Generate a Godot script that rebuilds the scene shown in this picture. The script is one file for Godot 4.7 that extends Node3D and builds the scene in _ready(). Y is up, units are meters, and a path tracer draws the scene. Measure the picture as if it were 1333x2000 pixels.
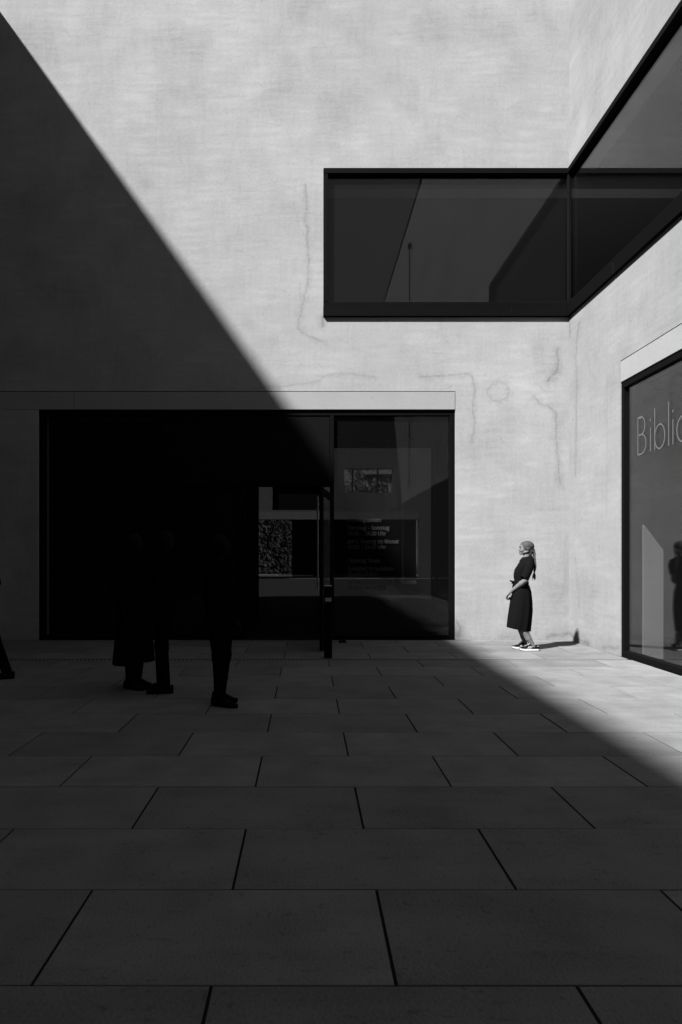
extends Node3D

# ---------------------------------------------------------------- materials
var M := {}

func grey(v: float, rough := 0.85) -> StandardMaterial3D:
	var m := StandardMaterial3D.new()
	m.albedo_color = Color(v, v, v).linear_to_srgb()
	m.roughness = rough
	m.metallic_specular = 0.12
	return m

func glass(alpha: float, spec: float, tint := 0.004) -> StandardMaterial3D:
	var m := StandardMaterial3D.new()
	m.transparency = BaseMaterial3D.TRANSPARENCY_ALPHA
	var c := Color(tint, tint, tint).linear_to_srgb()
	c.a = alpha
	m.albedo_color = c
	m.roughness = 0.0
	m.metallic_specular = spec
	return m

func noise_bytes(w: int, h: int, freq: float, seed_n: int, oct: int, kind := FastNoiseLite.TYPE_SIMPLEX_SMOOTH, final := Vector2i(1024, 1024)) -> PackedByteArray:
	var n := FastNoiseLite.new()
	n.seed = seed_n
	n.noise_type = kind
	n.frequency = freq
	n.fractal_octaves = oct
	var im := n.get_seamless_image(w, h)
	im.convert(Image.FORMAT_L8)
	if w != final.x or h != final.y:
		im.resize(final.x, final.y, Image.INTERPOLATE_CUBIC)
	return im.get_data()

func speckle(base: float, spread: float, freq: float, seed_n: int, tile: float, bump := 0.0, spots := 0.0, bands := 0.0, cloud := 0.7) -> StandardMaterial3D:
	# fine mineral grain, triplanar in world metres, with a slow cloudiness under it
	var a := noise_bytes(512, 512, freq, seed_n, 3, FastNoiseLite.TYPE_SIMPLEX, Vector2i(512, 512))
	var b := noise_bytes(512, 512, 0.008, seed_n + 1, 4, FastNoiseLite.TYPE_SIMPLEX_SMOOTH, Vector2i(512, 512))
	var c := noise_bytes(256, 512, 0.35, seed_n + 2, 1, FastNoiseLite.TYPE_VALUE, Vector2i(512, 512))
	var s := noise_bytes(64, 512, 0.03, seed_n + 3, 4, FastNoiseLite.TYPE_SIMPLEX_SMOOTH, Vector2i(512, 512))
	var out := PackedByteArray()
	out.resize(512 * 512)
	for i in 512 * 512:
		var f := 1.0 + spread * (a[i] / 127.5 - 1.0) + cloud * spread * (b[i] / 127.5 - 1.0) + bands * (s[i] / 127.5 - 1.0)
		if spots > 0.0 and c[i] > 205:
			f -= spots * (c[i] - 205) / 50.0
		out[i] = int(clampf(pow(maxf(base * f, 0.0), 1.0 / 2.2), 0.0, 1.0) * 255.0)
	var im := Image.create_from_data(512, 512, false, Image.FORMAT_L8, out)
	var m := StandardMaterial3D.new()
	m.albedo_texture = ImageTexture.create_from_image(im)
	m.roughness = 0.9
	m.metallic_specular = 0.12
	m.uv1_triplanar = true
	m.uv1_world_triplanar = true
	m.uv1_scale = Vector3.ONE / tile
	if bump > 0.0:
		var hm := Image.create_from_data(512, 512, false, Image.FORMAT_L8, a)
		hm.bump_map_to_normal_map(bump)
		m.normal_enabled = true
		m.normal_texture = ImageTexture.create_from_image(hm)
	return m

# ---- plaster: brushed, mottled, with hairline cracks and damp stains of their own shape
const WALL := 12.0      # metres covered by one plaster texture
const N := 1024

func stamp(dark: PackedFloat32Array, x: float, y: float, r: float, amount: float) -> void:
	var cx := x / WALL * N
	var cy := (1.0 - y / WALL) * N
	var rr := r / WALL * N
	for j in range(int(cy - rr) - 1, int(cy + rr) + 2):
		for i in range(int(cx - rr) - 1, int(cx + rr) + 2):
			if i < 0 or j < 0 or i >= N or j >= N:
				continue
			var d := sqrt((i - cx) * (i - cx) + (j - cy) * (j - cy)) / rr
			if d < 1.0:
				var k := j * N + i
				dark[k] = maxf(dark[k], amount * (1.0 - d * d))

func crack(dark: PackedFloat32Array, pts: Array, r: float, amount: float, rng: RandomNumberGenerator, ox := 0.0, closed := false, wobble := 0.02) -> void:
	var q := pts.duplicate()
	if closed:
		q.append(q[0])
	for s in q.size() - 1:
		var a := Vector2(q[s][0], q[s][1])
		var b := Vector2(q[s + 1][0], q[s + 1][1])
		var steps := int(a.distance_to(b) / 0.012) + 1
		var side := (b - a).normalized().orthogonal()
		var w := 0.0
		for t in steps:
			w = w * 0.86 + rng.randf_range(-wobble, wobble) * 0.5
			var p := a.lerp(b, float(t) / steps) + side * w * sin(PI * t / float(steps))
			var k := 0.5 + 0.8 * rng.randf()
			stamp(dark, p.x - ox, p.y, r * (0.5 + 0.5 * rng.randf()), amount * k)
			stamp(dark, p.x - ox + rng.randf_range(-0.01, 0.01), p.y, r * (1.3 + 1.0 * rng.randf()), amount * (0.2 + 0.3 * rng.randf()))
			if rng.randf() < 0.25:
				stamp(dark, p.x - ox + rng.randf_range(-0.05, 0.05), p.y + rng.randf_range(-0.04, 0.04), r * 2.8, amount * 0.3)

func plaster(base: float, seed_n: int, cracks: Array, ox: float, grime: float) -> StandardMaterial3D:
	var rng := RandomNumberGenerator.new()
	rng.seed = seed_n
	var big := noise_bytes(N, N, 0.0035, seed_n, 4)
	var mid := noise_bytes(N, N, 0.013, seed_n + 1, 4)
	var brush := noise_bytes(128, N, 0.10, seed_n + 2, 4)          # long horizontal strokes
	var comb := noise_bytes(N, 128, 0.11, seed_n + 3, 3)             # vertical comb marks
	var fine := noise_bytes(N, N, 0.2, seed_n + 4, 3)
	var patch := noise_bytes(N, N, 0.006, seed_n + 5, 5)
	var dark := PackedFloat32Array()
	dark.resize(N * N)
	for c in cracks:
		crack(dark, c[0], c[1], c[2], rng, ox, c.size() > 3 and c[3])
	# short dark trowel scratches and scuffs
	for i in 2600:
		var p := Vector2(rng.randf() * WALL, rng.randf() * WALL)
		var l := rng.randf_range(0.05, 0.45)
		var ang := rng.randf_range(-0.35, 0.35) + (PI / 2.0 if rng.randf() < 0.3 else 0.0)
		var amount := rng.randf_range(0.015, 0.07) * (1.6 if rng.randf() < 0.12 else 1.0)
		var bend := rng.randf_range(-0.09, 0.09)
		for t in 14:
			p += Vector2(cos(ang), sin(ang)) * l / 14.0
			ang += bend
			stamp(dark, p.x, p.y, rng.randf_range(0.010, 0.022), amount * 1.5 * rng.randf_range(0.3, 1.0))
	# mineral spots near the foot of the wall
	for i in int(700 * grime):
		var y := absf(rng.randfn(0.0, 0.1))
		stamp(dark, rng.randf() * WALL, y + 0.015, rng.randf_range(0.008, 0.02), rng.randf_range(0.08, 0.3))
	var out := PackedByteArray()
	out.resize(N * N)
	var hgt := PackedByteArray()
	hgt.resize(N * N)
	for j in N:
		var y := (1.0 - (j + 0.5) / N) * WALL
		var foot := clampf(1.0 - y / 0.35, 0.0, 1.0)
		for i in N:
			var k := j * N + i
			var rub := smoothstep(0.75, 1.3, mid[k] / 127.5)
			var f := 1.0 + 0.08 * (big[k] / 127.5 - 1.0) + 0.085 * (mid[k] / 127.5 - 1.0) + (0.03 + 0.075 * rub) * (brush[k] / 127.5 - 1.0) + (0.05 - 0.03 * rub) * (comb[k] / 127.5 - 1.0) + 0.08 * (fine[k] / 127.5 - 1.0)
			f -= 0.09 * smoothstep(1.05, 1.45, patch[k] / 127.5) * clampf(1.3 * (brush[k] / 127.5 - 0.35), 0.0, 1.3)
			f *= 1.0 - dark[k]
			f *= 1.0 - grime * 0.35 * foot * foot * maxf(0.0, mid[k] / 127.5 - 0.75)
			out[k] = int(clampf(pow(maxf(base * f, 0.0), 1.0 / 2.2), 0.0, 1.0) * 255.0)
			hgt[k] = clampi(int(0.35 * brush[k] + 0.35 * fine[k] + 0.3 * mid[k]), 0, 255)
	var m := StandardMaterial3D.new()
	m.albedo_texture = ImageTexture.create_from_image(Image.create_from_data(N, N, false, Image.FORMAT_L8, out))
	m.roughness = 0.9
	m.metallic_specular = 0.12
	var hm := Image.create_from_data(N, N, false, Image.FORMAT_L8, hgt)
	hm.bump_map_to_normal_map(1.6)
	m.normal_enabled = true
	m.normal_texture = ImageTexture.create_from_image(hm)
	m.normal_scale = 0.16
	return m

# ---------------------------------------------------------------- scene helpers
func thing(called: String, label: String, category: String, at := Vector3.ZERO, turn := 0.0, group := "") -> Node3D:
	var o := Node3D.new()
	o.name = called
	o.position = at
	o.rotation.y = turn
	o.set_meta("label", label)
	o.set_meta("category", category)
	if group != "":
		o.set_meta("group", group)
	add_child(o, true)
	return o

func put(parent: Node3D, called: String, mesh: Mesh, m: Material, at := Vector3.ZERO) -> MeshInstance3D:
	var o := MeshInstance3D.new()
	o.name = called
	o.mesh = mesh
	o.material_override = m
	o.position = at
	parent.add_child(o, true)
	return o

func begin() -> SurfaceTool:
	var st := SurfaceTool.new()
	st.begin(Mesh.PRIMITIVE_TRIANGLES)
	return st

func tri(st: SurfaceTool, a: Vector3, b: Vector3, c: Vector3, n: Vector3, ua := Vector2.ZERO, ub := Vector2.ZERO, uc := Vector2.ZERO) -> void:
	var flip := (b - a).cross(c - a).dot(n) > 0.0
	st.set_normal(n); st.set_uv(ua); st.add_vertex(a)
	st.set_normal(n); st.set_uv(uc if flip else ub); st.add_vertex(c if flip else b)
	st.set_normal(n); st.set_uv(ub if flip else uc); st.add_vertex(b if flip else c)

func quad(st: SurfaceTool, a: Vector3, b: Vector3, c: Vector3, d: Vector3, n: Vector3, ua := Vector2.ZERO, ub := Vector2.ZERO, uc := Vector2.ZERO, ud := Vector2.ZERO) -> void:
	tri(st, a, b, c, n, ua, ub, uc)
	tri(st, a, c, d, n, ua, uc, ud)

# a box with chamfered edges between two corners
func box(st: SurfaceTool, lo: Vector3, hi: Vector3, b := 0.0) -> void:
	var c := (lo + hi) / 2.0
	var h := (hi - lo) / 2.0
	b = minf(b, minf(h.x, minf(h.y, h.z)) * 0.45)
	for ax in 3:
		for s in [-1.0, 1.0]:
			var u := (ax + 1) % 3
			var v := (ax + 2) % 3
			var n := Vector3.ZERO
			n[ax] = s
			var pts := []
			for q in [[-1, -1], [1, -1], [1, 1], [-1, 1]]:
				var p := Vector3.ZERO
				p[ax] = s * h[ax]
				p[u] = q[0] * (h[u] - b)
				p[v] = q[1] * (h[v] - b)
				pts.append(c + p)
			quad(st, pts[0], pts[1], pts[2], pts[3], n)
	if b <= 0.0:
		return
	for ax in 3:
		var u := (ax + 1) % 3
		var v := (ax + 2) % 3
		for su in [-1.0, 1.0]:
			for sv in [-1.0, 1.0]:
				var n := Vector3.ZERO
				n[u] = su; n[v] = sv
				var p := []
				for e in [[-1, 0], [1, 0], [1, 1], [-1, 1]]:
					var w := Vector3.ZERO
					w[ax] = e[0] * (h[ax] - b)
					w[u] = su * (h[u] - (b if e[1] == 1 else 0.0))
					w[v] = sv * (h[v] - (0.0 if e[1] == 1 else b))
					p.append(c + w)
				quad(st, p[0], p[1], p[2], p[3], n.normalized())
	for sx in [-1.0, 1.0]:
		for sy in [-1.0, 1.0]:
			for sz in [-1.0, 1.0]:
				var s := Vector3(sx, sy, sz)
				tri(st, c + s * (h - Vector3(0, b, b)), c + s * (h - Vector3(b, 0, b)), c + s * (h - Vector3(b, b, 0)), s.normalized())

func box_mesh(lo: Vector3, hi: Vector3, b := 0.0) -> ArrayMesh:
	var st := begin()
	box(st, lo, hi, b)
	return st.commit()

# a wall in its own x-y plane, front at z = 0 facing +z, with rectangular openings cut right through
func wall_mesh(x0: float, x1: float, y0: float, y1: float, thick: float, holes: Array, uo: float) -> ArrayMesh:
	var xs := [x0, x1]
	var ys := [y0, y1]
	for r in holes:
		for v in [r[0], r[2]]:
			if v > x0 and v < x1 and not xs.has(v): xs.append(v)
		for v in [r[1], r[3]]:
			if v > y0 and v < y1 and not ys.has(v): ys.append(v)
	xs.sort(); ys.sort()
	var solid := func(i: int, j: int) -> bool:
		if i < 0 or j < 0 or i >= xs.size() - 1 or j >= ys.size() - 1:
			return false
		var cx: float = (xs[i] + xs[i + 1]) / 2.0
		var cy: float = (ys[j] + ys[j + 1]) / 2.0
		for r in holes:
			if cx > r[0] and cx < r[2] and cy > r[1] and cy < r[3]:
				return false
		return true
	var st := begin()
	var uv := func(p: Vector3) -> Vector2: return Vector2((p.x - uo + p.z) / WALL, 1.0 - (p.y - p.z * 0.5) / WALL)
	var face := func(a: Vector3, b: Vector3, c: Vector3, d: Vector3, n: Vector3): quad(st, a, b, c, d, n, uv.call(a), uv.call(b), uv.call(c), uv.call(d))
	for i in xs.size() - 1:
		for j in ys.size() - 1:
			if not solid.call(i, j):
				continue
			var l: float = xs[i]; var r: float = xs[i + 1]; var b: float = ys[j]; var t: float = ys[j + 1]
			face.call(Vector3(l, b, 0), Vector3(r, b, 0), Vector3(r, t, 0), Vector3(l, t, 0), Vector3.BACK)
			face.call(Vector3(l, b, -thick), Vector3(r, b, -thick), Vector3(r, t, -thick), Vector3(l, t, -thick), Vector3.FORWARD)
			if not solid.call(i - 1, j): face.call(Vector3(l, b, 0), Vector3(l, t, 0), Vector3(l, t, -thick), Vector3(l, b, -thick), Vector3.LEFT)
			if not solid.call(i + 1, j): face.call(Vector3(r, b, 0), Vector3(r, t, 0), Vector3(r, t, -thick), Vector3(r, b, -thick), Vector3.RIGHT)
			if not solid.call(i, j - 1): face.call(Vector3(l, b, 0), Vector3(r, b, 0), Vector3(r, b, -thick), Vector3(l, b, -thick), Vector3.DOWN)
			if not solid.call(i, j + 1): face.call(Vector3(l, t, 0), Vector3(r, t, 0), Vector3(r, t, -thick), Vector3(l, t, -thick), Vector3.UP)
	st.generate_tangents()
	return st.commit()

# rings of equal length joined into one smooth skin; caps close the ends
func loft(rings: Array, cap0 := true, cap1 := true) -> ArrayMesh:
	var n: int = rings[0].size()
	var v := PackedVector3Array()
	var idx := PackedInt32Array()
	for r in rings:
		v.append_array(PackedVector3Array(r))
	for k in rings.size() - 1:
		for i in n:
			var a := k * n + i
			var b := k * n + (i + 1) % n
			idx.append_array([a, b, a + n, b, b + n, a + n])
	for e in 2:
		if (e == 0 and not cap0) or (e == 1 and not cap1):
			continue
		var k := 0 if e == 0 else (rings.size() - 1) * n
		var c := Vector3.ZERO
		for i in n: c += v[k + i]
		v.append(c / n)
		for i in n:
			idx.append_array([v.size() - 1, k + (i + 1) % n, k + i] if e == 0 else [v.size() - 1, k + i, k + (i + 1) % n])
	# make the winding clockwise as seen from outside, then share normals
	var mid := Vector3.ZERO
	for p in v: mid += p / v.size()
	var sum := 0.0
	for t in range(0, idx.size(), 3):
		sum += (v[idx[t + 1]] - v[idx[t]]).cross(v[idx[t + 2]] - v[idx[t]]).dot(v[idx[t]] - mid)
	if sum > 0.0:
		idx.reverse()
	return smooth(v, idx)

func smooth(v: PackedVector3Array, idx: PackedInt32Array) -> ArrayMesh:
	var nn := PackedVector3Array()
	nn.resize(v.size())
	for t in range(0, idx.size(), 3):
		var f := -(v[idx[t + 1]] - v[idx[t]]).cross(v[idx[t + 2]] - v[idx[t]])
		for q in 3: nn[idx[t + q]] += f
	for i in v.size(): nn[i] = nn[i].normalized() if nn[i].length() > 0.0 else Vector3.UP
	var arr := []
	arr.resize(Mesh.ARRAY_MAX)
	arr[Mesh.ARRAY_VERTEX] = v
	arr[Mesh.ARRAY_NORMAL] = nn
	arr[Mesh.ARRAY_INDEX] = idx
	var m := ArrayMesh.new()
	m.add_surface_from_arrays(Mesh.PRIMITIVE_TRIANGLES, arr)
	return m

func tube(pts: Array, radii: Array, segs := 12, cap0 := true, cap1 := true) -> ArrayMesh:
	var rings := []
	for k in pts.size():
		var a: Vector3 = pts[maxi(k - 1, 0)]
		var b: Vector3 = pts[mini(k + 1, pts.size() - 1)]
		var d := (b - a).normalized()
		var u := d.cross(Vector3(0, 0, 1) if absf(d.z) < 0.9 else Vector3(1, 0, 0)).normalized()
		var w := d.cross(u)
		var ring := []
		for i in segs:
			var t := TAU * i / segs
			ring.append(pts[k] + (u * cos(t) + w * sin(t)) * radii[k])
		rings.append(ring)
	return loft(rings, cap0, cap1)

# ---- bodies: tapered capsules and ellipsoids joined by a smooth minimum, meshed as surface nets
# ["c", a, b, ra, rb]   ["e", centre, radii]   ["x", centre, radii] cuts   ["p", point, normal] cuts what lies in front
func field_mesh(prims: Array, cell: float, k: float) -> ArrayMesh:
	var lo := Vector3.INF
	var hi := -Vector3.INF
	for p in prims:
		if p[0] == "c":
			var r := Vector3.ONE * maxf(p[3], p[4])
			lo = lo.min(p[1] - r).min(p[2] - r); hi = hi.max(p[1] + r).max(p[2] + r)
		elif p[0] == "e":
			lo = lo.min(p[1] - p[2]); hi = hi.max(p[1] + p[2])
	lo -= Vector3.ONE * cell * 3.0; hi += Vector3.ONE * cell * 3.0
	var nx := int((hi.x - lo.x) / cell) + 2
	var ny := int((hi.y - lo.y) / cell) + 2
	var nz := int((hi.z - lo.z) / cell) + 2
	var f := PackedFloat32Array()
	f.resize(nx * ny * nz)
	f.fill(1.0)
	var pad := k + cell * 2.5
	for p in prims:
		var a := lo
		var b := hi
		if p[0] == "c":
			var r := Vector3.ONE * (maxf(p[3], p[4]) + pad)
			a = (p[1] as Vector3).min(p[2]) - r; b = (p[1] as Vector3).max(p[2]) + r
		elif p[0] != "p":
			a = p[1] - p[2] - Vector3.ONE * pad; b = p[1] + p[2] + Vector3.ONE * pad
		var i0 := clampi(int((a.x - lo.x) / cell), 0, nx - 1); var i1 := clampi(int((b.x - lo.x) / cell) + 1, 0, nx - 1)
		var j0 := clampi(int((a.y - lo.y) / cell), 0, ny - 1); var j1 := clampi(int((b.y - lo.y) / cell) + 1, 0, ny - 1)
		var k0 := clampi(int((a.z - lo.z) / cell), 0, nz - 1); var k1 := clampi(int((b.z - lo.z) / cell) + 1, 0, nz - 1)
		var kind: String = p[0]
		var A: Vector3 = p[1]
		var B: Vector3 = p[2]
		var ab := B - A
		var l2 := maxf(ab.length_squared(), 1e-9)
		for j in range(j0, j1 + 1):
			for q in range(k0, k1 + 1):
				for i in range(i0, i1 + 1):
					var w := lo + Vector3(i, j, q) * cell
					var d := 0.0
					if kind == "c":
						var t := clampf((w - A).dot(ab) / l2, 0.0, 1.0)
						d = (w - A - ab * t).length() - lerpf(p[3], p[4], t)
					elif kind == "p":
						d = -(w - A).dot(B)
					else:
						var s := ((w - A) / B).length()
						d = (s - 1.0) * s / maxf(((w - A) / (B * B)).length(), 1e-6)
					var at := (j * nz + q) * nx + i
					if kind == "c" or kind == "e":
						var h := maxf(k - absf(f[at] - d), 0.0) / k
						f[at] = minf(f[at], d) - h * h * k * 0.25
					else:
						var kk := 0.008
						var h := maxf(kk - absf(f[at] + d), 0.0) / kk
						f[at] = maxf(f[at], -d) + h * h * kk * 0.25
	var vid := PackedInt32Array()
	vid.resize(nx * ny * nz)
	vid.fill(-1)
	var v := PackedVector3Array()
	var idx := PackedInt32Array()
	var sy := nx * nz
	for j in ny - 1:
		for q in nz - 1:
			for i in nx - 1:
				var at := (j * nz + q) * nx + i
				var neg := 0
				var c := [f[at], f[at + 1], f[at + nx], f[at + nx + 1], f[at + sy], f[at + sy + 1], f[at + sy + nx], f[at + sy + nx + 1]]
				for e in 8:
					if c[e] < 0.0: neg += 1
				if neg == 0 or neg == 8:
					continue
				var sum := Vector3.ZERO
				var cnt := 0
				for e in [[0, 1], [2, 3], [4, 5], [6, 7], [0, 2], [1, 3], [4, 6], [5, 7], [0, 4], [1, 5], [2, 6], [3, 7]]:
					var u: float = c[e[0]]
					var w: float = c[e[1]]
					if (u < 0.0) == (w < 0.0):
						continue
					var t := u / (u - w)
					var pa := Vector3(e[0] & 1, (e[0] >> 2) & 1, (e[0] >> 1) & 1)
					var pb := Vector3(e[1] & 1, (e[1] >> 2) & 1, (e[1] >> 1) & 1)
					sum += pa.lerp(pb, t)
					cnt += 1
				vid[at] = v.size()
				v.append(lo + (Vector3(i, j, q) + sum / cnt) * cell)
	for j in range(1, ny - 1):
		for q in range(1, nz - 1):
			for i in range(1, nx - 1):
				var at := (j * nz + q) * nx + i
				var s := f[at] < 0.0
				for ax in 3:
					var step: int = [1, sy, nx][ax]
					if (f[at + step] < 0.0) == s:
						continue
					var u: int = [sy, nx, 1][ax]
					var w: int = [nx, 1, sy][ax]
					var a := vid[at]; var b := vid[at - u]; var c := vid[at - u - w]; var d := vid[at - w]
					if a < 0 or b < 0 or c < 0 or d < 0:
						continue
					if s:
						idx.append_array([a, d, c, a, c, b])
					else:
						idx.append_array([a, b, c, a, c, d])
	return smooth(v, idx)

func joined(meshes: Array) -> ArrayMesh:
	var st := begin()
	for m in meshes:
		st.append_from(m, 0, Transform3D())
	return st.commit()

# ================================================================ the scene
const ZB := -10.684     # courtyard face of the entrance wall
const XW := 4.442       # courtyard face of the library wall
const TOP := 15.9

func _ready() -> void:
	# ---- camera: shift lens, level, square to the entrance wall
	var cam := Camera3D.new()
	cam.name = "camera"
	cam.position = Vector3(0, 1.42, 0)
	cam.projection = Camera3D.PROJECTION_FRUSTUM
	cam.near = 0.05
	cam.far = 600.0
	cam.size = 0.05 * 2000.0 / 1234.0
	cam.frustum_offset = Vector2(67.5, 86.0) / 1234.0 * 0.05
	add_child(cam)
	cam.current = true
	# ---- sky and sun
	var sky_m := ProceduralSkyMaterial.new()
	sky_m.sky_top_color = Color(0.055, 0.055, 0.055).linear_to_srgb()
	sky_m.sky_horizon_color = Color(0.095, 0.095, 0.095).linear_to_srgb()
	sky_m.sky_curve = 0.15
	sky_m.ground_bottom_color = Color(0.02, 0.02, 0.02).linear_to_srgb()
	sky_m.ground_horizon_color = Color(0.05, 0.05, 0.05).linear_to_srgb()
	sky_m.sun_angle_max = 1.0
	var sky := Sky.new()
	sky.sky_material = sky_m
	var env := Environment.new()
	env.background_mode = Environment.BG_SKY
	env.sky = sky
	env.tonemap_mode = Environment.TONE_MAPPER_LINEAR
	env.tonemap_exposure = 5.1
	env.sdfgi_enabled = true
	env.ssao_enabled = true
	env.ssil_enabled = true
	var we := WorldEnvironment.new()
	we.name = "environment"
	we.environment = env
	add_child(we)
	var sun := DirectionalLight3D.new()
	sun.name = "sun"
	sun.light_energy = 1.6
	sun.light_color = Color(1, 1, 1)
	sun.light_angular_distance = 2.0
	sun.shadow_enabled = true
	add_child(sun)
	sun.look_at_from_position(Vector3(-20, 27, 16), Vector3(-20, 27, 16) + Vector3(1.08, -1.48, -0.85), Vector3.UP)

	materials()
	ground()
	entrance_wing()
	library_wing()
	shade_wing()
	gate_building()
	rear_building()
	trees()
	small_things()
	woman()
	bystanders()

func materials() -> void:
	# cracks in metres along the wall and above the ground: [points, radius, strength, closed]
	var back := [
		[[[-0.02, 7.71], [0.0, 7.40], [-0.03, 7.10], [0.01, 6.75], [0.035, 6.41], [0.02, 6.06], [-0.08, 5.63], [-0.156, 5.28], [0.01, 5.15], [0.29, 5.05]], 0.022, 0.30],
		[[[-0.9, 4.26], [-0.4, 4.29], [0.1, 4.36], [0.355, 4.49], [0.736, 4.52], [0.987, 4.47], [1.18, 4.45]], 0.02, 0.22],
		[[[1.9, 4.46], [2.26, 4.468], [2.745, 4.51], [2.80, 4.45], [2.84, 4.2], [2.80, 3.91], [2.84, 3.69], [2.79, 3.34]], 0.024, 0.30],
		[[[3.05, 4.2], [3.13, 4.33], [3.25, 4.37], [3.38, 4.33], [3.43, 4.2], [3.36, 4.08], [3.24, 4.03], [3.12, 4.07]], 0.016, 0.26, true],
		[[[4.24, 4.94], [4.25, 4.77], [4.23, 4.58], [4.06, 4.37]], 0.034, 0.34],
		[[[3.83, 4.14], [3.92, 4.01], [4.08, 3.97], [4.22, 3.82], [4.21, 3.59], [4.23, 3.31], [4.26, 2.93], [4.29, 2.6]], 0.026, 0.28],
		[[[4.40, 1.75], [4.35, 1.46], [4.38, 1.14], [4.34, 0.82], [4.22, 0.6]], 0.03, 0.12],
		[[[0.27, 5.46], [0.27, 5.3]], 0.045, 0.4],
		[[[-4.3, 9.3], [-4.15, 8.6], [-4.2, 8.1]], 0.03, 0.10],
		[[[2.52, 0.35], [2.6, 0.2], [2.56, 0.05]], 0.035, 0.3],
		[[[2.2, 6.0], [2.3, 5.1], [2.42, 5.02]], 0.02, 0.13],
		[[[4.05, 0.05], [4.25, 0.09], [4.42, 0.12]], 0.06, 0.32],
		[[[3.3, 0.06], [3.7, 0.07]], 0.04, 0.16],
	]
	var side := [
		[[[-10.28, 5.25], [-10.4, 4.95], [-10.42, 4.6], [-10.38, 4.3], [-10.42, 3.85], [-10.41, 3.4], [-10.44, 2.75]], 0.02, 0.3],
		[[[-10.0, 4.6], [-9.9, 4.3], [-9.7, 4.1]], 0.02, 0.14],
		[[[-10.45, 1.4], [-10.36, 0.95], [-10.3, 0.6]], 0.03, 0.16],
		[[[-10.66, 0.12], [-10.4, 0.07], [-9.95, 0.05]], 0.055, 0.34],
		[[[-9.5, 0.05], [-9.0, 0.12]], 0.05, 0.3],
		[[[-10.668, 5.44], [-10.668, 5.1]], 0.014, 0.5],
		[[[-9.35, 4.1], [-9.33, 3.0], [-9.36, 2.0]], 0.014, 0.12],
	]
	M.back_plaster = plaster(0.156, 11, back, -5.3, 1.0)
	M.side_plaster = plaster(0.126, 47, side, -10.684, 1.0)
	M.granite = speckle(0.142, 0.22, 0.4, 71, 3.0, 0.3, 0.12, 0.0, 0.2)
	M.slab = []
	for i in 4:
		M.slab.append(speckle([0.078, 0.072, 0.083, 0.068][i], 0.15, 0.28, 83 + 10 * i, [2.3, 2.7, 2.1, 2.5][i], 0.35, 0.3, 0.08, 1.1))
	M.joint = grey(0.006, 0.95)
	M.drain = grey(0.07, 0.8)
	M.ground = speckle(0.075, 0.12, 0.2, 130, 3.0)
	M.frame = grey(0.0018, 0.55)
	M.frame.metallic_specular = 0.1
	M.panel = grey(0.003, 0.35)
	M.ribbon_glass = glass(0.42, 0.43)
	M.corner_glass = glass(0.06, 0.43)
	M.front_glass = glass(0.22, 0.31)
	M.library_glass = glass(0.28, 0.5)
	M.inner_glass = glass(0.62, 0.3, 0.002)
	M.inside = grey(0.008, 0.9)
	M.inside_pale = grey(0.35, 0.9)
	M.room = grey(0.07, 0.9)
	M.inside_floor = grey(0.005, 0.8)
	M.cladding = grey(0.012, 0.75)
	M.gate_wall = speckle(0.12, 0.12, 0.2, 151, 2.2)
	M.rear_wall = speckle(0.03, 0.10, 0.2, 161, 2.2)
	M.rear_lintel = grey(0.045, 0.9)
	M.print_dim = grey(0.03, 0.8)
	M.print = grey(0.05, 0.8)
	M.steel = grey(0.35, 0.3)
	M.steel.metallic = 0.8
	M.steel.metallic_specular = 0.5
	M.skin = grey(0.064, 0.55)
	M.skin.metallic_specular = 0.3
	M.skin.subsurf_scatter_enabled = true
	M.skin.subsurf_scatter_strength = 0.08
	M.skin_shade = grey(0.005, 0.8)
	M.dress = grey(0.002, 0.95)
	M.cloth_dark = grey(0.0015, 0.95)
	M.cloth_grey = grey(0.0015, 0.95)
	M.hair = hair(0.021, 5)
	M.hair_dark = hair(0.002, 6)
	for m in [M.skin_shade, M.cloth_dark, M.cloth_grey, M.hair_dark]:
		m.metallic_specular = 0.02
	M.white = grey(0.17, 0.6)
	M.suede = grey(0.003, 0.9)
	M.dark_feature = grey(0.012, 0.6)
	M.lip = grey(0.06, 0.5)
	M.leaf = grey(0.06, 0.7)
	M.leaf.backlight_enabled = true
	M.leaf.backlight = Color(0.25, 0.25, 0.25)
	M.hedge = grey(0.008, 0.8)
	M.bark = grey(0.06, 0.95)

func hair(base: float, seed_n: int) -> StandardMaterial3D:
	var a := noise_bytes(256, 48, 0.09, seed_n, 3, FastNoiseLite.TYPE_SIMPLEX, Vector2i(256, 256))
	for i in a.size():
		a[i] = int(clampf(pow(base * (0.25 + 1.5 * a[i] / 255.0), 1.0 / 2.2), 0.0, 1.0) * 255.0)
	var m := StandardMaterial3D.new()
	m.albedo_texture = ImageTexture.create_from_image(Image.create_from_data(256, 256, false, Image.FORMAT_L8, a))
	m.uv1_triplanar = true
	m.uv1_scale = Vector3.ONE * 4.0
	m.roughness = 0.6
	m.metallic_specular = 0.15
	return m

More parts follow.
